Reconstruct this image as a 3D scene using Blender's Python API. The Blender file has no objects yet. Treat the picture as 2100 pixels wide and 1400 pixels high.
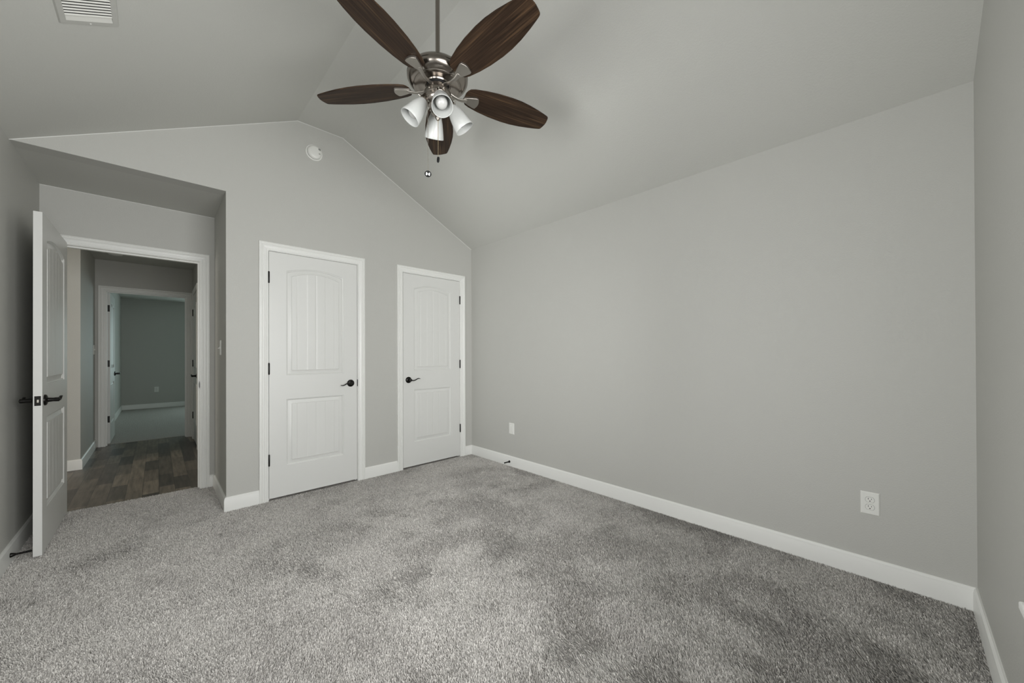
import bpy, bmesh, math, random
import numpy as np
from mathutils import Vector, Matrix
from mathutils.geometry import tessellate_polygon
sc = bpy.context.scene
COL = sc.collection
PI = math.pi
random.seed(7)
rng = np.random.default_rng(11)

# ------------------------------------------------------------------ camera, world, lights, exposure
cd = bpy.data.cameras.new('camera'); cam = bpy.data.objects.new('camera', cd); COL.objects.link(cam)
cd.sensor_fit = 'HORIZONTAL'; cd.sensor_width = 36.0; cd.lens = 13.08495
cd.shift_x = 0.0; cd.shift_y = 0.011195; cd.clip_start = 0.02
R = Matrix(((0.7234039, 0.0002193, -0.6904250), (-0.6904153, -0.0051003, -0.7233953), (-0.0036800, 0.9999870, -0.0035381)))
cam.matrix_world = Matrix.Translation((-2.74467, -3.58158, 1.19067)) @ R.to_4x4()
sc.camera = cam
sc.view_settings.view_transform = 'Standard'; sc.view_settings.look = 'None'
sc.view_settings.gamma = 1.0; sc.view_settings.use_curve_mapping = False
sc.view_settings.exposure = 0.9
sc.cycles.use_denoising = True
sc.cycles.max_bounces = 10; sc.cycles.diffuse_bounces = 7
world = bpy.data.worlds.new('world'); sc.world = world; world.use_nodes = True
world.node_tree.nodes['Background'].inputs[0].default_value = (0.75, 0.85, 1.0, 1)
world.node_tree.nodes['Background'].inputs[1].default_value = 0.3

def area(name, loc, direction, sx, sy, power, color):
    l = bpy.data.lights.new(name, 'AREA'); l.shape = 'RECTANGLE'; l.size = sx; l.size_y = sy
    l.energy = power; l.color = color
    o = bpy.data.objects.new(name, l); COL.objects.link(o); o.location = loc
    o.rotation_euler = Vector(direction).to_track_quat('-Z', 'Y').to_euler()
    return o
# daylight outside the windows; the left and hall lamps are added fill
area('daylight_front_window', (-2.153, -3.925, 1.36), (0, 1, 0), 1.78, 1.55, 56, (1.0, 0.998, 0.985))
area('added_left_fill', (-3.475, -2.55, 1.36), (1, 0, 0), 1.38, 1.55, 37, (1.0, 0.998, 0.985))  # added source out of view, brightens the right wall
area('daylight_far_room_window', (-0.85, 8.31, 1.35), (0, -1, 0), 1.5, 1.5, 17, (0.76, 0.98, 0.96))
area('added_hall_fill', (-5.35, 1.65, 1.4), (1, 0, 0), 0.9, 1.3, 11, (1.0, 0.92, 0.80))  # added warm fill for the dim hall, no known window behind it

# ------------------------------------------------------------------ room numbers (metres)
H, HR = 2.4527, 3.2065
XL, XE, YA, L = -3.3671, -2.3600, 0.7790, 3.8175
R1, R2 = -1.8677, -1.4932
WT = 0.115
ZD = -0.010              # carpet backing, under the pile

# ------------------------------------------------------------------ materials
def lin(c):
    c = c / 255.0
    return c / 12.92 if c <= 0.04045 else ((c + 0.055) / 1.055) ** 2.4
def mat(name, rgb, rough=0.5, metal=0.0, spec=0.5, srgb=True):
    m = bpy.data.materials.new(name); m.use_nodes = True
    b = m.node_tree.nodes['Principled BSDF']
    c = tuple(lin(v) for v in rgb) if srgb else rgb
    b.inputs['Base Color'].default_value = (*c, 1); b.inputs['Roughness'].default_value = rough
    b.inputs['Metallic'].default_value = metal; b.inputs['Specular IOR Level'].default_value = spec
    return m, m.node_tree, b
def bump(nt, b, scale, strength, dist=0.002, detail=3, mapping=None):
    tc = nt.nodes.new('ShaderNodeTexCoord'); n = nt.nodes.new('ShaderNodeTexNoise'); bp = nt.nodes.new('ShaderNodeBump')
    n.inputs['Scale'].default_value = scale; n.inputs['Detail'].default_value = detail
    if mapping:
        mp = nt.nodes.new('ShaderNodeMapping'); mp.inputs['Scale'].default_value = mapping
        nt.links.new(tc.outputs['Object'], mp.inputs[0]); nt.links.new(mp.outputs[0], n.inputs['Vector'])
    else: nt.links.new(tc.outputs['Object'], n.inputs['Vector'])
    bp.inputs['Strength'].default_value = strength; bp.inputs['Distance'].default_value = dist
    nt.links.new(n.outputs['Fac'], bp.inputs['Height']); nt.links.new(bp.outputs[0], b.inputs['Normal'])
    return n
M = {}
def reg(k, t): M[k] = t[0]; return t
_, nt, b = reg('wall', mat('greige_wall_paint', (0.50, 0.50, 0.472), 0.62, srgb=False)); bump(nt, b, 150, 0.5, 0.0018)
_, nt, b = reg('ceil', mat('greige_ceiling_paint', (0.56, 0.562, 0.53), 0.8, spec=0.3, srgb=False)); bump(nt, b, 130, 0.5, 0.0018)
_, nt, b = reg('trim', mat('white_trim_paint', (0.80, 0.805, 0.78), 0.33, srgb=False))
_, nt, b = reg('door', mat('white_door_paint', (0.70, 0.705, 0.683), 0.40, srgb=False)); bump(nt, b, 30, 0.12, 0.0006, 4, (14, 14, 1))
reg('black', mat('oil_rubbed_bronze', (0.012, 0.011, 0.010), 0.32, 0.6, srgb=False))
reg('blackplastic', mat('black_plastic', (0.008, 0.008, 0.008), 0.35, srgb=False))
reg('plastic', mat('white_plastic', (0.78, 0.785, 0.75), 0.35, srgb=False))
reg('gap_grey', mat('grey_seam', (0.26, 0.26, 0.25), 0.7, srgb=False))
reg('plastic_hole', mat('dark_slot', (0.02, 0.02, 0.02), 0.7, srgb=False))
_, nt, b = reg('nickel', mat('brushed_nickel', (0.31, 0.28, 0.25), 0.24, 1.0, srgb=False)); bump(nt, b, 60, 0.08, 0.0004, 2, (1, 1, 30))
reg('nickel_satin', mat('satin_nickel_iron', (0.40, 0.375, 0.34), 0.40, 1.0, srgb=False))
reg('brass', mat('chain_metal', (0.45, 0.36, 0.22), 0.3, 1.0, srgb=False))
reg('steel', mat('latch_steel', (0.7, 0.68, 0.62), 0.25, 1.0, srgb=False))
_, nt, b = reg('shade', mat('frosted_white_glass', (0.50, 0.51, 0.495), 0.3, srgb=False))
b.inputs['Subsurface Weight'].default_value = 0.15; b.inputs['Subsurface Radius'].default_value = (0.02, 0.02, 0.02)
reg('bulb', mat('bulb_glass', (0.48, 0.48, 0.465), 0.08, srgb=False))
reg('rubber', mat('rubber_tip', (0.009, 0.009, 0.009), 0.6, spec=0.15, srgb=False))
reg('vent', mat('white_enamel_metal', (0.72, 0.72, 0.68), 0.35, srgb=False))
reg('vent_grey', mat('greige_painted_metal', (0.50, 0.50, 0.47), 0.45, srgb=False))
reg('duct', mat('dark_duct', (0.03, 0.03, 0.028), 0.8, srgb=False))
# walnut fan blades: grain along local X
m, nt, b = reg('walnut', mat('dark_walnut_veneer', (0.03, 0.016, 0.009), 0.5, spec=0.18, srgb=False))
tc = nt.nodes.new('ShaderNodeTexCoord'); mp = nt.nodes.new('ShaderNodeMapping'); mp.inputs['Scale'].default_value = (1.1, 38, 8)
n1 = nt.nodes.new('ShaderNodeTexNoise'); n1.inputs['Scale'].default_value = 2.2; n1.inputs['Detail'].default_value = 7; n1.inputs['Distortion'].default_value = 1.1
cr = nt.nodes.new('ShaderNodeValToRGB'); el = cr.color_ramp.elements
el[0].position = 0.36; el[0].color = (0.018, 0.0105, 0.0062, 1); el[1].position = 0.74; el[1].color = (0.088, 0.051, 0.026, 1)
e = el.new(0.53); e.color = (0.036, 0.021, 0.0125, 1)
nt.links.new(tc.outputs['Object'], mp.inputs[0]); nt.links.new(mp.outputs[0], n1.inputs['Vector'])
nt.links.new(n1.outputs['Fac'], cr.inputs[0]); nt.links.new(cr.outputs[0], b.inputs['Base Color'])
# hall plank floor
m, nt, b = reg('planks', mat('grey_brown_planks', (0.1, 0.08, 0.06), 0.36, srgb=False))
tc = nt.nodes.new('ShaderNodeTexCoord'); mp = nt.nodes.new('ShaderNodeMapping'); mp.inputs['Rotation'].default_value = (0, 0, PI / 2)
br = nt.nodes.new('ShaderNodeTexBrick'); br.offset = 0.37; br.inputs['Scale'].default_value = 1.0
br.inputs['Brick Width'].default_value = 0.46; br.inputs['Row Height'].default_value = 0.105; br.inputs['Mortar Size'].default_value = 0.0012
br.inputs['Color1'].default_value = (0.045, 0.038, 0.032, 1); br.inputs['Color2'].default_value = (0.21, 0.175, 0.135, 1); br.inputs['Mortar'].default_value = (0.014, 0.012, 0.010, 1)
n1 = nt.nodes.new('ShaderNodeTexNoise'); n1.inputs['Scale'].default_value = 3.0; n1.inputs['Detail'].default_value = 6
mp2 = nt.nodes.new('ShaderNodeMapping'); mp2.inputs['Scale'].default_value = (14, 1.2, 1)
mx = nt.nodes.new('ShaderNodeMixRGB'); mx.blend_type = 'OVERLAY'; mx.inputs[0].default_value = 0.9
nt.links.new(tc.outputs['Object'], mp.inputs[0]); nt.links.new(mp.outputs[0], br.inputs['Vector'])
nt.links.new(tc.outputs['Object'], mp2.inputs[0]); nt.links.new(mp2.outputs[0], n1.inputs['Vector'])
nt.links.new(br.outputs['Color'], mx.inputs[1]); nt.links.new(n1.outputs['Fac'], mx.inputs[2]); nt.links.new(mx.outputs[0], b.inputs['Base Color'])
# carpet pile: each tuft has its own tone
def carpet(name, lo, hi):
    m = bpy.data.materials.new(name); m.use_nodes = True; nt = m.node_tree; b = nt.nodes['Principled BSDF']
    g = nt.nodes.new('ShaderNodeNewGeometry'); cr = nt.nodes.new('ShaderNodeValToRGB')
    cr.color_ramp.elements[0].color = (*lo, 1); cr.color_ramp.elements[1].color = (*hi, 1)
    nt.links.new(g.outputs['Random Per Island'], cr.inputs[0]); nt.links.new(cr.outputs[0], b.inputs['Base Color'])
    b.inputs['Roughness'].default_value = 0.85; b.inputs['Specular IOR Level'].default_value = 0.2
    b.inputs['Sheen Weight'].default_value = 0.15
    return m
M['carpet'] = carpet('grey_carpet_pile', (0.30, 0.288, 0.271), (0.745, 0.722, 0.688))
m, nt, b = reg('carpet_far', mat('grey_carpet_far_room', (0.60, 0.575, 0.54), 0.9, spec=0.2, srgb=False)); bump(nt, b, 90, 1.0, 0.03, 4)
# window glass
m = bpy.data.materials.new('window_glass'); m.use_nodes = True; nt = m.node_tree; M['glass'] = m
tr = nt.nodes.new('ShaderNodeBsdfTransparent'); gl = nt.nodes.new('ShaderNodeBsdfGlossy'); gl.inputs['Roughness'].default_value = 0.02
fr = nt.nodes.new('ShaderNodeFresnel'); mixs = nt.nodes.new('ShaderNodeMixShader')
nt.links.new(fr.outputs[0], mixs.inputs[0]); nt.links.new(tr.outputs[0], mixs.inputs[1]); nt.links.new(gl.outputs[0], mixs.inputs[2])
nt.links.new(mixs.outputs[0], nt.nodes['Material Output'].inputs[0])

# ------------------------------------------------------------------ mesh helpers
class MB:
    def __init__(s): s.bm = bmesh.new()
    def poly(s, pts, flip=False):
        vs = [s.bm.verts.new(p) for p in pts]
        return s.bm.faces.new(vs[::-1] if flip else vs)
    def box(s, x0, x1, y0, y1, z0, z1):
        v = [s.bm.verts.new((x, y, z)) for x in (x0, x1) for y in (y0, y1) for z in (z0, z1)]
        for f in ((0, 1, 3, 2), (4, 6, 7, 5), (0, 4, 5, 1), (2, 3, 7, 6), (0, 2, 6, 4), (1, 5, 7, 3)):
            s.bm.faces.new([v[i] for i in f])
        return s
    def prism(s, poly, fn, d0, d1):
        """2D polygon (may be concave), extruded between depths d0 and d1; fn(u, v, d) -> point"""
        n = len(poly); A = [s.bm.verts.new(fn(u, v, d0)) for u, v in poly]; B = [s.bm.verts.new(fn(u, v, d1)) for u, v in poly]
        for t in tessellate_polygon([[Vector((u, v, 0)) for u, v in poly]]):
            s.bm.faces.new([A[i] for i in t]); s.bm.faces.new([B[i] for i in reversed(t)])
        for i in range(n):
            j = (i + 1) % n; s.bm.faces.new((A[j], A[i], B[i], B[j]))
        return s
    def rings(s, rings, closed=True, cap0=True, cap1=True):
        vr = [[s.bm.verts.new(p) for p in r] for r in rings]; n = len(vr[0])
        for a, b_ in zip(vr, vr[1:]):
            for i in range(n if closed else n - 1):
                j = (i + 1) % n; s.bm.faces.new((a[i], a[j], b_[j], b_[i]))
        if cap0: s.bm.faces.new(vr[0][::-1])
        if cap1: s.bm.faces.new(vr[-1])
        return s
    def lathe(s, prof, org=(0, 0, 0), axis=(0, 0, 1), n=40, cap0=True, cap1=True, sy=1.0):
        """profile of (radius, height) turned round axis"""
        ax = Vector(axis).normalized(); t = ax.orthogonal().normalized(); u = ax.cross(t); o = Vector(org)
        return s.rings([[o + ax * h + (t * math.cos(2 * PI * i / n) + u * math.sin(2 * PI * i / n) * sy) * max(r, 1e-5) for i in range(n)] for r, h in prof], True, cap0, cap1)
    def tube(s, pts, rad, n=10, flat=1.0, up=(0, 0, 1)):
        pts = [Vector(p) for p in pts]; rs = rad if hasattr(rad, '__len__') else [rad] * len(pts); out = []
        for i, p in enumerate(pts):
            d = (pts[min(i + 1, len(pts) - 1)] - pts[max(i - 1, 0)]).normalized()
            a = d.cross(Vector(up)); a = a.normalized() if a.length > 1e-4 else d.orthogonal().normalized(); c = a.cross(d)
            out.append([p + a * math.cos(2 * PI * k / n) * rs[i] + c * math.sin(2 * PI * k / n) * rs[i] * flat for k in range(n)])
        return s.rings(out)
    def build(s, name, material, parent=None, smooth=None, bevel=None, mw=None):
        bmesh.ops.recalc_face_normals(s.bm, faces=s.bm.faces)
        me = bpy.data.meshes.new(name); s.bm.to_mesh(me); s.bm.free()
        mats = material if isinstance(material, (list, tuple)) else [material]
        for k in mats: me.materials.append(M[k])
        o = bpy.data.objects.new(name, me); COL.objects.link(o)
        if smooth is not None:
            me.polygons.foreach_set('use_smooth', [True] * len(me.polygons)); me.set_sharp_from_angle(angle=math.radians(smooth))
        if bevel:
            bv = o.modifiers.new('bevel', 'BEVEL'); bv.width = bevel; bv.segments = 2; bv.limit_method = 'ANGLE'; bv.angle_limit = math.radians(40)
        if parent is not None: o.parent = parent
        if mw is not None: o.matrix_local = mw
        return o
def tag(o, label, cat, group=None, kind=None):
    if label: o['label'] = label
    if cat: o['category'] = cat
    if group: o['group'] = group
    if kind: o['kind'] = kind
    return o
def struct(o, label, cat): return tag(o, label, cat, None, 'structure')
def thing(name, loc, label, cat, group=None, kind=None, rot=None):
    o = bpy.data.objects.new(name, None); o.empty_display_size = 0.05; COL.objects.link(o); o.location = loc
    if rot: o.rotation_euler = rot
    return tag(o, label, cat, group, kind)
XZ = lambda u, v, d: (u, d, v)          # polygon in x,z, depth along y
YZ = lambda u, v, d: (d, u, v)          # polygon in y,z, depth along x
XY = lambda u, v, d: (u, v, d)

# ------------------------------------------------------------------ door measurements
ZT = 2.045
D2 = (-2.0786, -1.3653); D3 = (-0.8904, -0.1753); GAP = 0.0035
EN = (-3.262, -2.465, 2.034)            # entry opening: left jamb, right jamb, head
FD = (-3.2315, -2.4340, 2.045, 3.670)   # far room opening, y of the wall
def opening(d): return (d[0] - GAP - 0.018, d[1] + GAP + 0.018, ZT + GAP + 0.018)
o2, o3 = opening(D2), opening(D3)

# ------------------------------------------------------------------ walls
wp = [(XE, ZD), (o2[0], ZD), (o2[0], o2[2]), (o2[1], o2[2]), (o2[1], ZD), (o3[0], ZD), (o3[0], o3[2]), (o3[1], o3[2]), (o3[1], ZD),
      (0, ZD), (0, H), (R2, HR), (R1, HR), (XL, H), (XE, H)]
struct(MB().prism(wp, XZ, 0, WT).build('wall_back', 'wall'), 'greige gable wall holding the two white closet doors', 'wall')
struct(MB().box(0, WT, -L - WT, WT, ZD, H + 0.02).build('wall_right', 'wall'), 'long plain greige wall to the right of the closet doors', 'wall')
# front wall with its window opening, gable topped
WF = (-3.05, -1.245, 0.565, 2.15)
f_ = lambda *p: p
mbw = MB()
mbw.prism([(XL, ZD), (0, ZD), (0, WF[2]), (XL, WF[2])], XZ, -L - WT, -L)
mbw.prism([(XL, WF[2]), (WF[0], WF[2]), (WF[0], WF[3]), (XL, WF[3])], XZ, -L - WT, -L)
mbw.prism([(WF[1], WF[2]), (0, WF[2]), (0, WF[3]), (WF[1], WF[3])], XZ, -L - WT, -L)
mbw.prism([(XL, WF[3]), (0, WF[3]), (0, H), (R2, HR), (R1, HR), (XL, H)], XZ, -L - WT, -L)
struct(mbw.build('wall_front', 'wall'), 'greige wall at the right edge of the photo, holding the window', 'wall')
# left wall runs on into the alcove; opening near the camera for the added window
WL = (-3.25, -1.85, 0.565, 2.15)
mbw = MB()
mbw.box(XL - WT, XL, -L - WT, YA + WT, ZD, WL[2]); mbw.box(XL - WT, XL, -L - WT, WL[0], WL[2], WL[3])
mbw.box(XL - WT, XL, WL[1], YA + WT, WL[2], WL[3]); mbw.box(XL - WT, XL, -L - WT, YA + WT, WL[3], H + 0.02)
struct(mbw.build('wall_left', 'wall'), 'dim greige wall behind the open entry door', 'wall')
struct(MB().box(XE, XE + WT, WT, YA + WT, ZD, H).build('wall_alcove_side', 'wall'), 'narrow shaded return wall of the entry alcove with the light switch', 'wall')
zo = EN[2] + 0.018; xo0 = EN[0] - 0.018; xo1 = EN[1] + 0.018
struct(MB().prism([(XL, ZD), (xo0, ZD), (xo0, zo), (xo1, zo), (xo1, ZD), (XE, ZD), (XE, H), (XL, H)], XZ, YA, YA + WT).build('wall_alcove_back', 'wall'),
       'greige wall around the open entry doorway in the alcove', 'wall')
# closet shell behind the closet doors (keeps them dark)
struct(MB().box(XE + WT, WT, YA, YA + 0.05, ZD, H).box(0, 0.05, WT, YA, ZD, H).box(XE + WT, WT, 0.0 + WT, YA + 0.05, H, H + 0.05).build('wall_closet', 'wall'),
       'closet inner wall behind the two white closet doors', 'wall')
# ceilings
cp = [(XL - WT, H - WT * (HR - H) / (R1 - XL)), (XL, H), (R1, HR), (R2, HR), (0, H), (WT, H - WT * (HR - H) / (-R2)), (WT, H + 0.12), (R2, HR + 0.12), (R1, HR + 0.12), (XL - WT, H + 0.12)]
struct(MB().prism(cp, XZ, -L - WT, WT).build('ceiling', 'ceil'), 'vaulted greige bedroom ceiling with two slopes and a flat ridge strip', 'ceiling')
struct(MB().box(XL - WT, XE + WT, WT, YA + WT, H, H + 0.1).build('ceiling_alcove', 'ceil'), 'flat shaded ceiling of the entry alcove', 'ceiling')
# thin white paint bead along the ceiling joints
mb = MB()
for a, c in (((XL, H), (R1, HR)), ((R1, HR), (R2, HR)), ((R2, HR), (0, H))):
    mb.tube([(a[0], -0.0008, a[1] - 0.0008), (c[0], -0.0008, c[1] - 0.0008)], 0.0022, 6)
mb.tube([(XL, YA - 0.001, H - 0.001), (XE, YA - 0.001, H - 0.001)], 0.002, 6)
struct(mb.build('trim_1', 'trim'), 'fine white bead where the back walls meet the ceiling', 'trim')

# ------------------------------------------------------------------ floor: backing + pile in one mesh
def vnoise(x, y, s, seed):
    g = np.random.default_rng(seed).random((257, 257)); x = x / s; y = y / s
    xi = np.floor(x).astype(int); yi = np.floor(y).astype(int); fx = x - xi; fy = y - yi
    fx = fx * fx * (3 - 2 * fx); fy = fy * fy * (3 - 2 * fy); a = lambda i, j: g[(xi + i) % 257, (yi + j) % 257]
    return (a(0, 0) * (1 - fx) + a(1, 0) * fx) * (1 - fy) + (a(0, 1) * (1 - fx) + a(1, 1) * fx) * fy
def fbm(x, y, s, seed, o=4):
    v = np.zeros_like(x); amp = 1.0; tot = 0
    for k in range(o):
        v += amp * vnoise(x + 13.7 * k, y - 7.1 * k, s / 2 ** k, seed + k); tot += amp; amp *= 0.55
    return v / tot
def pile_mesh(name, rects, slab, step, h0, wid, material):
    P = []
    for x0, x1, y0, y1 in rects:
        gx, gy = np.meshgrid(np.arange(x0, x1, step), np.arange(y0, y1, step)); P.append(np.stack([gx.ravel(), gy.ravel()], 1))
    P = np.concatenate(P); n = len(P); P = P + rng.uniform(-.5, .5, (n, 2)) * step
    x, y = P[:, 0], P[:, 1]
    nap = fbm(x, y, 0.26, 3, 6)                                   # where feet and the vacuum brushed the nap
    nap = np.clip((nap - 0.5) * 5.0, -1, 1)
    ang = PI / 2 + .25 + 5.2 * (fbm(x, y, 0.30, 21, 6) - .5) + rng.normal(0, .6, n)
    tilt = np.clip(0.64 + 0.50 * nap + rng.normal(0, .25, n), -0.1, 1.25)
    h = h0 * (1.0 + 0.18 * nap + rng.normal(0, .15, n))
    dx, dy = np.cos(ang) * np.sin(tilt), np.sin(ang) * np.sin(tilt)
    rot = ang + PI / 2 + rng.normal(0, .65, n); w = wid * rng.uniform(.7, 1.25, n) / 2
    wx, wy = np.cos(rot) * w, np.sin(rot) * w
    z0 = np.full(n, ZD)
    V = np.empty((n, 4, 3), np.float32)
    tx, ty, tz = x + dx * h, y + dy * h, z0 + h * (0.35 + .65 * np.cos(tilt))
    V[:, 0] = np.stack([x - wx, y - wy, z0], 1); V[:, 1] = np.stack([x + wx, y + wy, z0], 1)
    V[:, 2] = np.stack([tx + wx * .75, ty + wy * .75, tz], 1); V[:, 3] = np.stack([tx - wx * .75, ty - wy * .75, tz], 1)
    F = (np.arange(n) * 4)[:, None] + np.array([0, 1, 2, 3])
    sv, sf = [], []
    for x0, x1, y0, y1 in slab:
        k = n * 4 + len(sv)
        for zz in (ZD, ZD - .09):
            sv += [(x0, y0, zz), (x1, y0, zz), (x1, y1, zz), (x0, y1, zz)]
        sf += [(k, k + 1, k + 2, k + 3), (k + 7, k + 6, k + 5, k + 4)] + [(k + i, k + 4 + i, k + 4 + (i + 1) % 4, k + (i + 1) % 4) for i in range(4)]
    V = np.concatenate([V.reshape(-1, 3), np.array(sv, np.float32)]); F = np.concatenate([F, np.array(sf)])
    me = bpy.data.meshes.new(name); me.vertices.add(len(V)); me.vertices.foreach_set('co', V.ravel())
    me.loops.add(F.size); me.loops.foreach_set('vertex_index', F.ravel().astype(np.int32))
    me.polygons.add(len(F)); me.polygons.foreach_set('loop_start', np.arange(0, F.size, 4, dtype=np.int32))
    me.update(); me.validate(); me.materials.append(M[material])
    o = bpy.data.objects.new(name, me); COL.objects.link(o); return o
YS = 0.835
fl = pile_mesh('floor', [(XL + .006, -.008, -L + .006, -.004), (XL + .006, XE - .008, -.004, YS)],
               [(XL - WT, WT, -L - WT, 0), (XL - WT, XE + .02, 0, YS)], 0.0036, 0.0095, 0.0033, 'carpet')
struct(fl, 'grey cut pile carpet over the whole bedroom floor', 'floor')
struct(MB().box(-5.3, XE + WT, YS, 3.79, -.10, -.004).build('floor_hall', 'planks'), 'dark grey brown plank floor of the hall beyond the entry', 'floor')
struct(MB().box(-3.45, 0.72, 3.79, 8.3, -.10, 0.0).build('floor_far_room', 'carpet_far'), 'grey carpet in the far room seen through two doorways', 'floor')
struct(MB().box(XE + WT, WT, 0, YA, -.10, ZD).build('floor_closet', 'carpet_far'), 'closet floor behind the white closet doors', 'floor')

# ------------------------------------------------------------------ hall and far room shell
HL = -3.327
struct(MB().box(XE, XE + WT, YA + WT, 3.785, -.004, H).build('wall_hall_right', 'wall'), 'right hall wall holding a closed white door seen edge on', 'wall')
struct(MB().prism([(-3.45, -.004), (FD[0] - .018, -.004), (FD[0] - .018, FD[2] + .018), (FD[1] + .018, FD[2] + .018), (FD[1] + .018, -.004), (XE, -.004), (XE, H), (-3.45, H)], XZ, FD[3], FD[3] + WT)
       .build('wall_hall_far', 'wall'), 'hall end wall around the doorway to the far room', 'wall')
struct(MB().box(-5.3, HL, 2.40, FD[3], -.004, H).build('wall_hall_left', 'wall'), 'left hall wall with an outside corner and a switch', 'wall')
mb = MB().box(-5.3, XL - WT, YA, YA + WT, -.004, H).box(-5.3, -5.2, YA + WT, 1.15, -.004, H).box(-5.3, -5.2, 2.15, 2.40, -.004, H).box(-5.3, -5.2, 1.15, 2.15, -.004, .7).box(-5.3, -5.2, 1.15, 2.15, 2.1, H)  # end wall left open for the added hall lamp
struct(mb.build('wall_hall_side', 'wall'), 'hall side wall beyond the alcove', 'wall')
struct(MB().box(-5.3, XE + WT, YA + WT, 3.785, H, H + .1).build('ceiling_hall', 'ceil'), 'flat hall ceiling with a round white smoke detector', 'ceiling')
struct(MB().box(-3.45, 0.72, 3.785, 8.3, H, H + .1).build('ceiling_far_room', 'ceil'), 'flat ceiling of the far room', 'ceiling')
FW = (-1.6, -.1, .6, 2.1)
mb = MB().box(-3.45, FW[0], 8.20, 8.30, -.004, H).box(FW[1], .72, 8.20, 8.30, -.004, H).box(FW[0], FW[1], 8.20, 8.30, -.004, FW[2]).box(FW[0], FW[1], 8.20, 8.30, FW[3], H)
struct(mb.build('wall_far_room_back', 'wall'), 'dark grey back wall of the far room with one outlet', 'wall')
struct(MB().box(-3.45, -3.31, 3.785, 8.20, -.004, H).build('wall_far_room_left', 'wall'), 'far room left wall catching bluish daylight', 'wall')
mb = MB().box(.6, .72, 3.785, 8.2, -.004, H).box(XE + WT, .6, 3.70, 3.785, -.004, H)
struct(mb.build('wall_far_room_right', 'wall'), 'far room right wall, out of sight', 'wall')

# ------------------------------------------------------------------ baseboards
def baseboard(name, runs, label):
    """runs: (p0, p1, inward normal, mitre at p0, mitre at p1): +1 outside corner, -1 inside corner"""
    mb = MB(); prof = [(0, -.008), (.0145, -.008), (.0145, .082), (.0125, .088), (.0125, .093), (.006, .1035), (0, .1035)]
    for a, c, nrm, m0, m1 in runs:
        a, c, nv = Vector(a), Vector(c), Vector(nrm); d = (c - a).normalized()
        mb.rings([[(*(q + nv * u + d * (sg * m * u)), v) for u, v in prof] for q, sg, m in ((a, -1, m0), (c, 1, m1))])
    return struct(mb.build(name, 'trim', smooth=30), label, 'baseboard')
CW = 0.0620
baseboard('baseboard_right', [((0, -L), (0, 0), (-1, 0), -1, -1)], 'long white baseboard along the plain right wall')
baseboard('baseboard_back', [((XE, 0), (D2[0] - .065, 0), (0, -1), 1, 0), ((D2[1] + .065, 0), (D3[0] - .065, 0), (0, -1), 0, 0), ((D3[1] + .065, 0), (0, 0), (0, -1), 0, -1)], 'white baseboard pieces between the closet doors')
baseboard('baseboard_front', [((XL, -L), (0, -L), (0, 1), -1, -1)], 'white baseboard at the lower right edge of the picture')
baseboard('baseboard_left', [((XL, -L), (XL, YA), (1, 0), -1, 0)], 'white baseboard behind the open entry door')
baseboard('baseboard_alcove', [((XE, 0), (XE, YA), (-1, 0), 1, -1), ((EN[1] + .067, YA), (XE, YA), (0, -1), 0, -1)], 'white baseboard of the alcove return, beside the entry casing')
baseboard('baseboard_hall', [((-5.2, 2.40), (HL, 2.40), (0, -1), 0, 1), ((HL, 2.40), (HL, FD[3]), (1, 0), 1, 0), ((-5.2, YA + WT), (EN[0] - .067, YA + WT), (0, 1), 0, 0), ((XE, YA + WT + .02), (XE, 2.60), (-1, 0), 0, 0)], 'white baseboard turning the hall corner')
baseboard('baseboard_far_room', [((-3.31, 8.20), (.6, 8.20), (0, -1), -1, 0), ((-3.31, 3.79), (-3.31, 8.20), (1, 0), 0, -1)], 'white baseboard in the far room')

# ------------------------------------------------------------------ casings and jambs
CPROF = [(0, 0), (0, .009), (.004, .0115), (.009, .0115), (.012, .0075), (.016, .0075), (.024, .0130), (.029, .0130), (.031, .0090), (.035, .0090), (.043, .0155), (.0475, .0155), (.0495, .0120), (.053, .0120), (.0555, .0170), (.0605, .0170), (.062, .015), (.062, 0)]
def casing(mb, x0, x1, zt, fn):
    """three-sided mitred casing, inner edge at x0..x1 and zt; fn(x, z, out) -> point"""
    for (p, q) in (((0, 0), (0, 1)), ((0, 1), (1, 1)), ((1, 1), (1, 0))):
        R_ = []
        for (e, t) in (p, q):
            ring = []
            for u, v in CPROF:
                X = x0 - u if e == 0 else x1 + u
                Z = zt + u if t == 1 else -.006
                ring.append(fn(X, Z, v))
            R_.append(ring)
        mb.rings(R_)
def jamb(mb, x0, x1, zt, d0, d1, fn, stop=None):
    t = .018
    for a, c, e, f in ((x0 - t, x0, -.006, zt + t), (x1, x1 + t, -.006, zt + t), (x0, x1, zt, zt + t)):
        mb.prism([(a, e), (c, e), (c, f), (a, f)], fn, d0, d1)
    if stop:
        s = .011
        for a, c, e, f in ((x0, x0 + s, -.006, zt), (x1 - s, x1, -.006, zt), (x0 + s, x1 - s, zt - s, zt)):
            mb.prism([(a, e), (c, e), (c, f), (a, f)], fn, stop[0], stop[1])
def trim(name, x0, x1, zt, y, dirn, depth, label, stop, extra=None):
    mb = MB(); fn = lambda X, Z, v: (X, y - dirn * v, Z)
    casing(mb, x0 - .005, x1 + .005, zt + .005, fn)
    jamb(mb, x0, x1, zt, y, y + dirn * depth, XZ, stop)
    if extra: extra(mb)
    return struct(mb.build(name, 'trim', smooth=35), label, 'door frame')
trim('trim_2', D2[0] - GAP, D2[1] + GAP, ZT + GAP, 0, 1, WT, 'white moulded casing around the left closet door', (.037, .07))
trim('trim_3', D3[0] - GAP, D3[1] + GAP, ZT + GAP, 0, 1, WT, 'white moulded casing around the right closet door', (.037, .07))
t4 = trim('trim_4', EN[0], EN[1], EN[2], YA, 1, WT, 'white moulded casing around the open entry doorway', (YA + .040, YA + .075))
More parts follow.
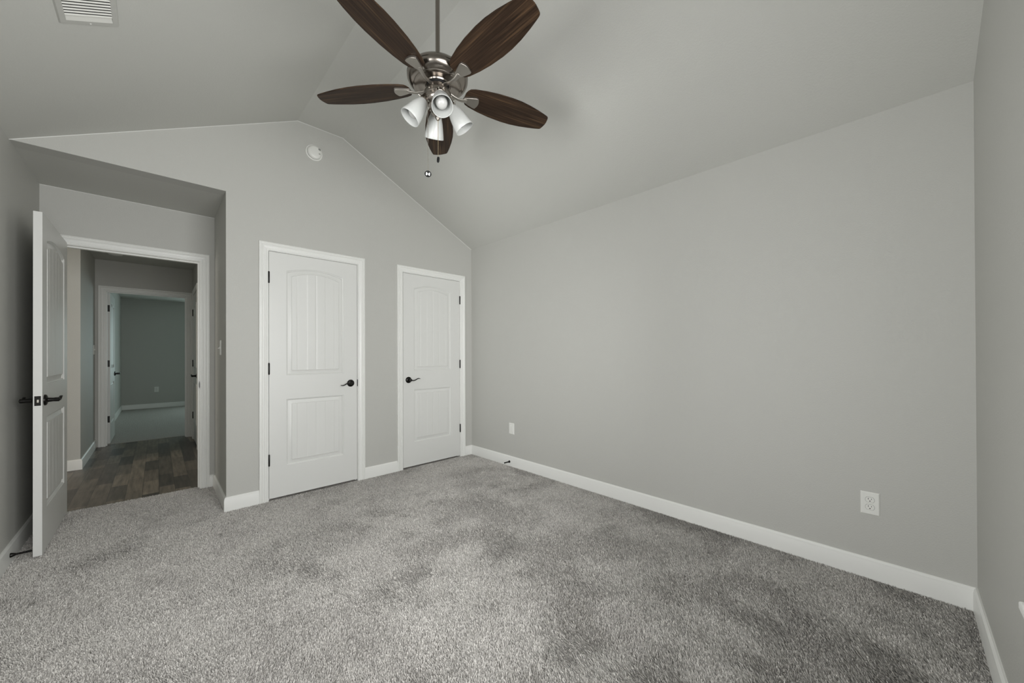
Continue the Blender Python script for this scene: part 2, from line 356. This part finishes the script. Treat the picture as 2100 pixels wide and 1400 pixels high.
mb = MB(); casing(mb, EN[0] - .005, EN[1] + .005, EN[2] + .005, lambda X, Z, v: (X, YA + WT + v, Z)); mb.build('casing', 'trim', t4, 35)
t5 = trim('trim_5', FD[0], FD[1], FD[2], FD[3], 1, WT, 'white moulded casing around the far room doorway', (FD[3] + .040, FD[3] + .075))
M_strike = MB().box(EN[1] - .001, EN[1] + .0005, YA - .002, YA + .034, .895, .957).box(EN[1] - .004, EN[1] + .0005, YA - .006, YA - .001, .905, .947).build('strike_plate', 'black', t4, bevel=.001)
M_strike['label'] = 'small dark strike plate on the right jamb'

# ------------------------------------------------------------------ panelled doors
def door_face(mb, W, z0, z1, depth_sign, y):
    """moulded two-panel plank face in local x 0..W, z z0..z1 at plane y; recess goes towards -depth_sign"""
    st = 0.124; xc = W / 2; hw = W / 2 - st
    P = lambda x, z, d: (x, y - depth_sign * d, z)
    gw = .0030; ins_f = .046
    us = set([-1, 1]); grooves = []
    hwf = hw - ins_f
    for g in (-.82, -.41, 0.0, .41, .82):
        grooves.append(g); e = gw / hwf
        us |= {g - e, g, g + e}
    for k in range(25): us.add(-1 + 2 * k / 24)
    us = sorted(us)
    depth_u = [(.0016 if any(abs(u - g) < 1e-6 for g in grooves) else 0) for u in us]
    outer_loops = []
    for (pz0, zs, rise) in ((0.263, 0.820, 0.0), (1.020, 1.899, 0.040)):
        top = lambda u: zs + rise * (1 - u * u)
        prof = [(0, 0), (.0015, .0035), (.008, .0060), (.0115, .0125), (.0150, .0125), (.040, .0055), (.0425, .0020), (ins_f, .0020)]
        rings = []
        for ins, d in prof:
            h_ = hw - ins
            ring = [(xc + u * h_, top(u) - ins, d) for u in us] + [(xc + u * h_, pz0 + ins, d) for u in reversed(us)]
            rings.append(ring)
        vr = [[mb.bm.verts.new(P(*q)) for q in r] for r in rings]
        n = len(vr[0])
        for a, c in zip(vr, vr[1:]):
            for i in range(n): j = (i + 1) % n; mb.bm.faces.new((a[i], a[j], c[j], c[i]))
        # planked field
        m_ = len(us); inn = vr[-1]
        for i in range(m_):
            if depth_u[i]:
                for v in (inn[i], inn[n - 1 - i]): v.co = Vector((v.co.x, v.co.y - depth_sign * depth_u[i], v.co.z))
        for i in range(m_ - 1): mb.bm.faces.new((inn[i], inn[i + 1], inn[n - 2 - i], inn[n - 1 - i]))
        outer_loops.append(vr[0])
    rect = [mb.bm.verts.new(P(*q)) for q in ((0, z0, 0), (W, z0, 0), (W, z1, 0), (0, z1, 0))]
    loops = [rect] + outer_loops; flat = [v for l_ in loops for v in l_]
    for t in tessellate_polygon([[Vector((v.co.x, v.co.z, 0)) for v in l_] for l_ in loops]):
        mb.bm.faces.new([flat[i] for i in t])
    return rect
def make_door(name, W, H0, H1, mw, label, parent_kind=True, T=.035):
    """local: hinge at x=0, front face at y=0 (towards -y), back at y=T"""
    root = thing(name, (0, 0, 0), label, 'door', None, 'structure'); root.matrix_world = mw
    mb = MB(); a = door_face(mb, W, H0, H1, -1, 0); c = door_face(mb, W, H0, H1, 1, T)
    for i in range(4): j = (i + 1) % 4; mb.bm.faces.new((a[i], a[j], c[j], c[i]))
    mb.build('door_panel', 'door', root, 25)
    return root
def lever(root, x, z, face_y, out, sx, tipup):
    """rosette and wave lever; out = -1/+1 along local y, sx = direction of the lever"""
    mb = MB().lathe([(.033, 0), (.033, .004), (.030, .009), (.020, .0125), (.0135, .014), (.0115, .034), (.0125, .044), (.0125, .057), (.006, .061), (.0005, .0615)], (x, face_y, z), (0, out, 0), 32)
    h = mb.build('door_handle', 'black', root, 40)
    pts = [(0, 0), (.018, -.004 * tipup), (.034, -.006 * tipup), (.052, -.001 * tipup), (.068, .008 * tipup), (.084, .0135 * tipup), (.098, .013 * tipup), (.108, .009 * tipup)]
    rr = [.0095, .0090, .0082, .0078, .0076, .0072, .0060, .003]
    mb = MB().tube([(x + sx * a_, face_y + out * (.052 + .03 * a_), z + c_) for a_, c_ in pts], rr, 12, .62)
    mb.build('lever', 'black', h, 60)
    return h
def hinge(root, x, y, z, leaf=None):
    mb = MB().lathe([(.001, -.050), (.0045, -.047), (.0065, -.044), (.0065, .044), (.0045, .047), (.001, .050)], (x, y, z), (0, 0, 1), 14)
    if leaf: mb.box(*leaf, z - .044, z + .044)
    return mb.build('hinge', 'black', root, 40)
I4 = Matrix.Identity(4)
# closet doors: local frame = world, shifted
d2 = make_door('door_2', D2[1] - D2[0], .012, ZT, Matrix.Translation((D2[0], 0.0015, 0)), 'closed white two panel closet door nearest the entry alcove')
for z in (1.8305, 1.079, .3285): hinge(d2, -.002, -.0065, z)
lever(d2, D2[1] - D2[0] - .060, .925, 0, -1, -1, -1)
W2 = D2[1] - D2[0]; MB().box(W2 - .001, W2 + .006, -.0035, .004, .893, .957).build('latch_plate', 'black', d2, bevel=.001)
d3 = make_door('door_3', D3[1] - D3[0], .012, ZT, Matrix.Translation((D3[0], 0.0015, 0)), 'closed white two panel closet door in the corner by the right wall')
W3 = D3[1] - D3[0]
for z in (1.8265, 1.0796, .3299): hinge(d3, W3 + .002, -.0065, z)
lever(d3, .060, .925, 0, -1, 1, 1)
# open entry door: local x runs along world -y, front (local -y) faces world +x... the hall face is seen
WE = 0.845
mw = Matrix(((0, -1, 0, -3.236), (-1, 0, 0, .785), (0, 0, 1, 0), (0, 0, 0, 1)))   # local x -> -y, local y -> -x
d1 = make_door('door_1', WE, .012, ZT, mw, 'white entry door swung open against the left wall', T=.0345)
lever(d1, WE - .060, .925, 0, -1, -1, 1)
lever(d1, WE - .060, .925, .0345, 1, -1, 1)
lp = MB().box(WE - .0005, WE + .0012, .005, .0295, .897, .954).build('latch_plate', 'black', d1, bevel=.001)
MB().prism([(WE, .010), (WE + .011, .012), (WE + .011, .018), (WE, .0245)], XY, .916, .934).build('latch_bolt', 'steel', lp, bevel=.001)
for z in (1.83, 1.08, .33): hinge(d1, .002, .041, z)
# far room door, open into the far room along its left wall
mw = Matrix(((0, -1, 0, -3.200), (1, 0, 0, 3.800), (0, 0, 1, 0), (0, 0, 0, 1)))    # local x -> +y, local y -> -x
d4 = make_door('door_4', .775, .008, ZT - .004, mw, 'white door of the far room standing open into it', T=.0345)
lever(d4, .715, .925, 0, -1, -1, 1)
for z in (1.83, 1.085, .335):
    hinge(d4, -.004, .036, z); 
    o = MB().box(-.0012, .0005, .003, .031, z - .044, z + .044).build('hinge_leaf', 'black', d4, bevel=.001)
# closed door in the hall's right wall, seen edge on (face flush with the wall)
mw = Matrix(((0, 1, 0, XE - .004), (-1, 0, 0, 3.42), (0, 0, 1, 0), (0, 0, 0, 1)))   # local x -> -y, local y -> +x
d5 = make_door('door_5', .74, .008, ZT, mw, 'closed white door in the right hall wall seen almost edge on', T=.003)
lever(d5, .68, .925, 0, -1, -1, 1)
for z in (1.80, 1.08, .34): hinge(d5, -.003, -.007, z)
mb = MB(); casing(mb, 3.42 - .74 - .009, 3.42 + .009, ZT + .009, lambda X, Z, v: (XE - v, X, Z))
struct(mb.build('trim_6', 'trim', smooth=35), 'white casing around the closed door in the right hall wall', 'door frame')

# ------------------------------------------------------------------ windows
def window(name, u0, u1, z0, z1, fn, label, sill_over=.045, d_in=.040):
    """fn(u, d, z): u along the wall, d into the room from the wall face (negative = outwards)"""
    root = thing(name, (0, 0, 0), label, 'window', None, 'structure')
    def bx(mb, a, c, d0, d1, e, f):
        v = [mb.bm.verts.new(fn(u, d, z)) for u in (a, c) for d in (d0, d1) for z in (e, f)]
        for q in ((0, 1, 3, 2), (4, 6, 7, 5), (0, 4, 5, 1), (2, 3, 7, 6), (0, 2, 6, 4), (1, 5, 7, 3)): mb.bm.faces.new([v[i] for i in q])
    mb = MB(); t = .045; zm = (z0 + z1) / 2
    for a, c, e, f in ((u0, u0 + t, z0, z1), (u1 - t, u1, z0, z1), (u0, u1, z0, z0 + t), (u0, u1, z1 - t, z1), (u0, u1, zm - .02, zm + .02)): bx(mb, a, c, -.10, -.06, e, f)
    mb.build('window_frame', 'trim', root, bevel=.003)
    for e, f in ((z0 + t, zm - .02), (zm + .02, z1 - t)):
        mb = MB(); bx(mb, u0 + t, u1 - t, -.083, -.079, e, f); mb.build('pane', 'glass', root)
    mb = MB(); bx(mb, u0 - sill_over, u1 + sill_over, -.06, d_in, z0 - .002, z0 + .018); mb.build('window_sill', 'trim', root, bevel=.004)
    return root
window('window_1', WF[0], WF[1], WF[2], WF[3], lambda u, d, z: (u, -L + d, z), 'window in the front wall, only its white sill corner showing', .030, .042)
window('added_window', WL[0], WL[1], WL[2], WL[3], lambda u, d, z: (XL + d, u, z), 'unseen window added in the left wall to let fill light in')  # added, never in view; goes with the left fill lamp

# ------------------------------------------------------------------ ceiling fan
FA = Vector((-1.6846, -1.918, 0)); ZB = 2.585
fan = thing('ceiling_fan', (FA.x, FA.y, HR), 'brushed nickel ceiling fan with five dark walnut blades and four white glass lights', 'ceiling fan')
def fz(z): return z - HR
MB().lathe([(.001, 0), (.068, 0), (.068, -.012), (.060, -.040), (.040, -.062), (.020, -.070), (.001, -.070)], (0, 0, 0), (0, 0, 1), 40).build('canopy', 'nickel', fan, 40)
MB().lathe([(.0115, -.065), (.0115, fz(2.70))], (0, 0, 0), (0, 0, 1), 20).build('downrod', 'nickel', fan, 40)
mh = MB().lathe([(.012, fz(2.710)), (.030, fz(2.710)), (.034, fz(2.697)), (.075, fz(2.687)), (.120, fz(2.670)), (.143, fz(2.655)), (.1535, fz(2.641)), (.1558, fz(2.635)), (.1558, fz(2.630)), (.1540, fz(2.6285)),
                 (.1540, fz(2.627)), (.1556, fz(2.625)), (.1548, fz(2.619)), (.1500, fz(2.609)), (.141, fz(2.599)), (.129, fz(2.592)), (.120, fz(2.5905)), (.1185, fz(2.5865)), (.113, fz(2.5850)), (.100, fz(2.5870)), (.082, fz(2.5900)), (.067, fz(2.5905)), (.064, fz(2.585)), (.059, fz(2.5855)), (.054, fz(2.591)), (.001, fz(2.593))],
                (0, 0, 0), (0, 0, 1), 64).build('motor_housing', 'nickel', fan, 50)
MB().lathe([(.053, fz(2.592)), (.053, fz(2.584)), (.040, fz(2.583)), (.040, fz(2.575))], (0, 0, 0), (0, 0, 1), 40).build('motor_gap', 'plastic_hole', mh, 40)
MB().lathe([(.001, fz(2.581)), (.048, fz(2.581)), (.052, fz(2.578)), (.052, fz(2.563)), (.048, fz(2.560)), (.042, fz(2.560)), (.042, fz(2.549)), (.001, fz(2.549))], (0, 0, 0), (0, 0, 1), 40).build('blade_hub', 'nickel', fan, 40)
PROF = [(.150, .018), (.156, .036), (.166, .050), (.19, .060), (.25, .073), (.32, .0825), (.40, .087), (.46, .0855), (.52, .0785), (.58, .067), (.62, .0575), (.645, .0505), (.652, .0475), (.656, .043), (.660, .030), (.6635, .012), (.6645, 0)]
def blade_shape(mb, th):
    top = [(r, w) for r, w in PROF]; loop = top + [(r, -w) for r, w in reversed(top[:-1])]
    mb.prism(loop, XY, -th / 2, th / 2)
pads = [(.145, .010), (.160, .018), (.185, .0265), (.212, .0335), (.222, .0320), (.229, .014), (.231, 0)]
for k in range(5):
    a = math.radians(56.26 + 72 * k); ph = math.radians(-10.2)
    mw = Matrix.Translation((0, 0, fz(ZB))) @ Matrix.Rotation(a, 4, 'Z') @ Matrix.Rotation(ph, 4, 'X')
    mb = MB(); blade_shape(mb, .0065); bl = mb.build('blade', 'walnut', fan, None, .0012, mw)
    mb = MB(); loop = [(r, w) for r, w in pads] + [(r, -w) for r, w in reversed(pads[:-1])]
    mb.prism([(r, w + .012) for r, w in loop], XY, -.0150, -.0033)
    # curved arm from the hub down and out to the pad (in the blade's frame, hub side lies a little lower)
    inv = Matrix.Rotation(-ph, 4, 'X')
    arm = [inv @ Vector(p) for p in ((.044, 0, -.014), (.066, .001, -.017), (.088, .004, -.0225), (.112, .007, -.0255), (.136, .0105, -.022), (.165, .012, -.013))]
    mb.tube(arm, [.0105, .0100, .0095, .0095, .0105, .013], 12, .5)
    mb.build('blade_iron', 'nickel_satin', bl, 40, .0015)
sw = MB().lathe([(.001, fz(2.550)), (.066, fz(2.550)), (.070, fz(2.547)), (.070, fz(2.528)), (.067, fz(2.525)), (.067, fz(2.508)), (.060, fz(2.497)), (.045, fz(2.488)), (.036, fz(2.484)), (.036, fz(2.452)), (.030, fz(2.438)), (.014, fz(2.430)), (.012, fz(2.418)), (.006, fz(2.410)), (.001, fz(2.410))],
                (0, 0, 0), (0, 0, 1), 48).build('switch_housing', 'nickel', fan, 40)
for k in range(6):
    a = math.radians(20 + 60 * k); MB().lathe([(.0035, 0), (.0035, .002), (.001, .0035)], (.070 * math.cos(a), .070 * math.sin(a), fz(2.538)), (math.cos(a), math.sin(a), 0), 10).build('screw', 'steel', sw, 50)
th = math.radians(35)
for k in range(4):
    a = math.radians(-113.84 + 90 * k); o = Vector((math.cos(a), math.sin(a), 0)); ax = o * math.sin(th) - Vector((0, 0, 1)) * math.cos(th)
    rim = o * .1416 + Vector((0, 0, fz(2.3946))); nk = rim - ax * .128
    # arm from the housing to the socket
    arm = MB().tube([o * .052 + Vector((0, 0, fz(2.512))), o * .062 + Vector((0, 0, fz(2.517))), nk - ax * .030, nk - ax * .012], [.010, .010, .011, .012], 12)
    arm.lathe([(.010, -.030), (.0225, -.026), (.0235, -.004), (.0265, .000), (.0265, .006), (.022, .008)], nk, ax, 28)
    lk = arm.build('light_arm', 'nickel', fan, 40)
    for q in (0, 1, 2):
        b_ = ax.orthogonal().normalized(); b_ = Matrix.Rotation(q * 2 * PI / 3 + k, 3, ax) @ b_
        MB().tube([nk + ax * .002 + b_ * .024, nk + ax * .002 + b_ * .033], .0022, 8).lathe([(.001, .033), (.0042, .0335), (.0042, .037), (.001, .038)], nk + ax * .002, b_, 10).build('thumb_screw', 'steel', lk, 50)
    outer = [(.0205, .004), (.0255, .010), (.0335, .030), (.0405, .055), (.0460, .085), (.0500, .110), (.0522, .128)]
    inner = [(r - .0032, h) for r, h in reversed(outer)]
    mb = MB(); rr = outer + [(.0515, .1292), (.0495, .1285)] + inner[1:]
    mb.lathe(rr, nk, ax, 40, False, False)
    sh = mb.build('lamp_shade', 'shade', lk, 60)
    MB().lathe([(.012, .010), (.013, .028), (.013, .036), (.018, .046), (.0255, .062), (.0295, .078), (.0295, .088), (.0265, .100), (.019, .109), (.010, .1135), (.001, .1145)], nk, ax, 32).build('bulb', 'bulb', lk, 60)
# pull chains: bead chains hanging from the housing
def chain(x, y, z0, z1):
    mb = MB(); n = max(2, int((z0 - z1) / .0052))
    mb.tube([(x, y, z0), (x, y, z1)], .0006, 6)
    for i in range(n):
        z = z0 + (z1 - z0) * (i + .5) / n
        mb.lathe([(.0002, -.0019), (.0014, -.0012), (.0019, 0), (.0014, .0012), (.0002, .0019)], (x, y, z), (0, 0, 1), 8)
    return mb
PV = Vector((.7234, -.6904, 0))                         # picture-right, used only to place the chains round the housing
to_cam = Vector((-1.06, -1.664, 0)).normalized()
c1 = to_cam * .030 + Vector((0, 0, 0)); c2 = to_cam * .053 - PV * .051
pc = chain(c1.x + .001, c1.y, fz(2.44), fz(2.206)).build('pull_chain', 'brass', fan, 60)
MB().lathe([(.001, .016), (.0062, .013), (.0072, .004), (.0066, -.010), (.004, -.0145), (.001, -.016)], (c1.x + .001, c1.y, fz(2.190)), (.15, .1, 1), 8).build('pull_knob', 'rubber', pc)
pc = chain(c2.x, c2.y, fz(2.545), fz(2.122)).build('pull_chain', 'nickel', fan, 60)
cz = Vector((c2.x, c2.y, fz(2.106))); fx = (to_cam + Vector((0, 0, -.55))).normalized(); rt = (PV + Vector((0, 0, -.22))).normalized(); rt = (rt - fx * rt.dot(fx)).normalized(); upv = fx.cross(rt) * -1
if upv.z < 0: upv = -upv
ring = lambda s_, d: [cz + rt * .0170 * s_ * math.cos(2 * PI * i / 32) + upv * .0150 * s_ * math.sin(2 * PI * i / 32) + fx * d for i in range(32)]
med = MB().rings([ring(.9, -.003), ring(1, -.001), ring(1, .0012), ring(.9, .0025)]).build('pull_medallion', 'rubber', pc, 60)
def on_med(u, v, d): return cz + rt * u + upv * v + fx * d
mb = MB()
for poly in ([(-.0098, -.0068), (-.0042, -.0068), (-.0042, .0068), (-.0098, .0068)], [(.0042, -.0068), (.0098, -.0068), (.0098, .0068), (.0042, .0068)], [(-.0045, -.0016), (.0045, -.0020), (.0045, .0012), (-.0045, .0018)]):
    mb.prism(poly, on_med, .0026, .0032)
mb.build('emblem', 'plastic', med)

# ------------------------------------------------------------------ return air vent on the left slope
sl = Vector((R1 - XL, 0, HR - H)).normalized(); nrm = Vector((sl.z, 0, -sl.x))       # nrm points into the room
o_ = Vector((-2.958, -1.107, H + (-2.958 - XL) * (HR - H) / (R1 - XL)))
mwv = Matrix(((sl.x, 0, nrm.x, o_.x), (0, -1, 0, o_.y), (sl.z, 0, nrm.z, o_.z), (0, 0, 0, 1)))   # local x up the slope, local y towards the camera, z into the room
vent = thing('air_vent', (0, 0, 0), 'grey framed white louvered air vent high on the left ceiling slope', 'air vent'); vent.matrix_world = mwv
VW, VL, BW, BE = .100, .420, .024, .028
mb = MB()
def fr_piece(a, c):
    """bevelled frame piece between outer points a..c"""
outer = [(-VW, 0), (VW, 0), (VW, VL), (-VW, VL)]; inner = [(-VW + BW, BE), (VW - BW, BE), (VW - BW, VL - BE), (-VW + BW, VL - BE)]
for i in range(4):
    j = (i + 1) % 4
    (ax_, ay_), (bx_, by_), (cx_, cy_), (dx_, dy_) = outer[i], outer[j], inner[j], inner[i]
    lerp = lambda p, q, t: (p[0] + (q[0] - p[0]) * t, p[1] + (q[1] - p[1]) * t)
    o1, o2_ = lerp((ax_, ay_), (dx_, dy_), .22), lerp((bx_, by_), (cx_, cy_), .22)
    mb.poly([(ax_, ay_, 0), (bx_, by_, 0), (*o2_, .006), (*o1, .006)]); mb.poly([(*o1, .006), (*o2_, .006), (cx_, cy_, .0065), (dx_, dy_, .0065)])
    mb.poly([(dx_, dy_, .0065), (cx_, cy_, .0065), (cx_, cy_, -.0), (dx_, dy_, -.0)])
mb.build('vent_frame', 'vent_grey', vent, 20)
MB().box(-VW + BW - .002, VW - BW + .002, BE - .002, VL - BE + .002, .0002, .0008).build('duct_backing', 'duct', vent)
MB().prism([(BE, .0008), (BE, .0062), (BE + .032, .0012), (BE + .032, .0008)], YZ, -VW + BW, VW - BW).build('blank_strip', 'vent', vent)
for k in range(19):
    y = BE + .036 + k * .0174
    if y > VL - BE - .010: break
    MB().prism([(y, .0066), (y + .0007, .0073), (y + .0060, .0039), (y + .0053, .0032)], lambda u, v, d: (d, u, v), -VW + BW, VW - BW).build('louver', 'vent', vent)
MB().lathe([(.0036, 0), (.0034, .0012), (.001, .002)], (0, .013, .0062), (0, 0, 1), 12).build('screw', 'plastic', vent, 50)

# ------------------------------------------------------------------ smoke detector on the gable
sd = thing('smoke_detector', (-1.739, 0, 2.975), 'round white smoke detector on the gable wall above the closet doors', 'smoke detector')
MB().lathe([(.001, 0), (.066, 0), (.069, .003), (.069, .007), (.066, .0095), (.058, .0095), (.055, .006), (.001, .006)], (0, 0, 0), (0, -1, 0), 48).build('mounting_base', 'plastic', sd, 35)
MB().lathe([(.0525, .006), (.0525, .014)], (0, 0, 0), (0, -1, 0), 48).build('sensing_gap', 'plastic_hole', sd, 35)
cpd = MB().lathe([(.001, .013), (.057, .013), (.058, .018), (.056, .024), (.050, .034), (.040, .0385), (.001, .0395)], (0, 0, 0), (0, -1, 0), 48).build('cover', 'plastic', sd, 35)
MB().lathe([(.009, 0), (.009, .003), (.001, .0036)], (.036, -.0365, .010), (0.15, -1, 0), 20).build('test_button', 'plastic', cpd, 40)
for k in range(4):
    mb = MB(); mb.box(.026 + .0045 * k, .028 + .0045 * k, -.0392, -.0372, .022, .036); mb.build('sounder_slot', 'plastic_hole', cpd)
for k in range(3):
    MB().box(.030 + .0045 * k, .0318 + .0045 * k, -.0390, -.0370, -.016, -.004).build('sounder_slot', 'plastic_hole', cpd)
MB().lathe([(.003, 0), (.0025, .0012), (.0005, .0016)], (.040, -.0372, .022), (0, -1, 0), 12).build('indicator_light', 'plastic_hole', cpd, 40)
# hall ceiling detector
hd = MB().lathe([(.001, 0), (.072, 0), (.072, -.010), (.058, -.030), (.030, -.036), (.001, -.036)], (0, 0, 0), (0, 0, 1), 40).build('smoke_detector', 'plastic', None, 35)
hd.location = (-3.11, 3.05, H); tag(hd, 'round white smoke detector on the hall ceiling beyond the entry', 'smoke detector')

# ------------------------------------------------------------------ outlets and switches (local: plate in x,z, out along -y)
def plate(mb, w, h, t=.0055):
    mb.rings([[(-w, 0, -h), (w, 0, -h), (w, 0, h), (-w, 0, h)], [(-w, -.002, -h), (w, -.002, -h), (w, -.002, h), (-w, -.002, h)], [(-w + .004, -t, -h + .004), (w - .004, -t, -h + .004), (w - .004, -t, h - .004), (-w + .004, -t, h - .004)]])
def outlet(name, mw, label, kind='duplex', w=.037, h=.0595):
    r_ = thing(name, (0, 0, 0), label, 'outlet'); r_.matrix_world = mw
    mb = MB(); plate(mb, w, h); mb.build('cover_plate', 'plastic', r_, bevel=.0008)
    if kind == 'duplex':
        for s in (1, -1):
            zc = s * .0195; n = 28
            cl = []
            for i in range(n):
                a = 2 * PI * i / n; cl.append((.0172 * math.cos(a), max(-.0135, min(.0135, .0172 * math.sin(a)))))
            rc = MB().prism([(u, v + zc) for u, v in cl], XZ, -.0045, -.0075).build('receptacle', 'plastic', r_, bevel=.0006)
            MB().prism([(u * 1.07, v * 1.085 + zc) for u, v in cl], XZ, -.0050, -.0060).build('receptacle_gap', 'gap_grey', rc)
            mb = MB().box(-.0075, -.0053, -.0079, -.0070, zc + .0005, zc + .0085).box(.0053, .0071, -.0079, -.0070, zc + .0012, zc + .0080)
            mb.lathe([(.0027, 0), (.0027, .0008)], (0, -.0071, zc - .0066), (0, -1, 0), 14); mb.build('slot', 'plastic_hole', rc)
        MB().lathe([(.003, 0), (.0026, .001), (.0005, .0014)], (0, -.0055, 0), (0, -1, 0), 12).build('screw', 'plastic', r_, 50)
    else:
        MB().box(-.0168, .0168, -.0070, -.0045, -.0335, .0335).build('receptacle', 'plastic', r_, bevel=.0012)
    return r_
RW = lambda y, z, x=0.0: Matrix(((0, 1, 0, x), (-1, 0, 0, y), (0, 0, 1, z), (0, 0, 0, 1)))    # on a wall facing -x
outlet('electrical_outlet', RW(-3.460, .392), 'white duplex outlet on the right wall near the front corner')
outlet('electrical_outlet', RW(-.697, .397), 'white flat faced outlet low on the right wall close to the closet corner', 'decora', .039, .0595)
outlet('electrical_outlet', Matrix.Translation((-2.749, 8.20, .42)), 'small pale outlet on the dark far room wall')
def switch(mw, label):
    r_ = thing('light_switch', (0, 0, 0), label, 'light switch'); r_.matrix_world = mw
    mb = MB(); plate(mb, .0375, .0610); mb.build('cover_plate', 'plastic', r_, bevel=.0008)
    MB().box(-.0055, .0055, -.0068, -.0050, -.0125, .0125).build('switch_slot', 'plastic', r_)
    MB().tube([(0, -.006, 0), (0, -.0135, -.004), (0, -.0185, -.0065)], [.0042, .0040, .0030], 8).build('toggle', 'plastic', r_, 50)
switch(RW(.335, 1.254, XE), 'white toggle switch on the shaded alcove return wall')
switch(Matrix(((0, -1, 0, HL), (1, 0, 0, 3.545), (0, 0, 1, 1.268), (0, 0, 0, 1))), 'white toggle switch on the left hall wall beside the far doorway')

# ------------------------------------------------------------------ door stops
def stop(loc, dirx, label, length=.078):
    r_ = thing('door_stop', loc, label, 'door stop', None)
    d = Vector((dirx, 0, 0))
    MB().lathe([(.001, 0), (.0125, 0), (.0130, .003), (.0095, .012), (.0065, .020), (.005, .022)], (0, 0, 0), d, 20).build('stop_base', 'black', r_, 40)
    pts = []
    for i in range(120):
        t = i / 119; a = t * 2 * PI * 14; pts.append((dirx * (.018 + (length - .032) * t), .0048 * math.cos(a), .0048 * math.sin(a)))
    mb = MB().tube(pts, .0016, 6); mb.build('spring', 'black', r_, 60)
    MB().lathe([(.001, 0), (.0062, 0), (.0068, .006), (.0062, .012), (.003, .0145), (.001, .0147)], (dirx * (length - .0145), 0, 0), d, 16).build('rubber_tip', 'rubber', r_, 50)
stop((-.0145, -.677, .044), -1, 'small black spring door stop on the right baseboard')
stop((XL + .0145, -.050, .050), 1, 'small black spring door stop on the left baseboard behind the entry door', .078)
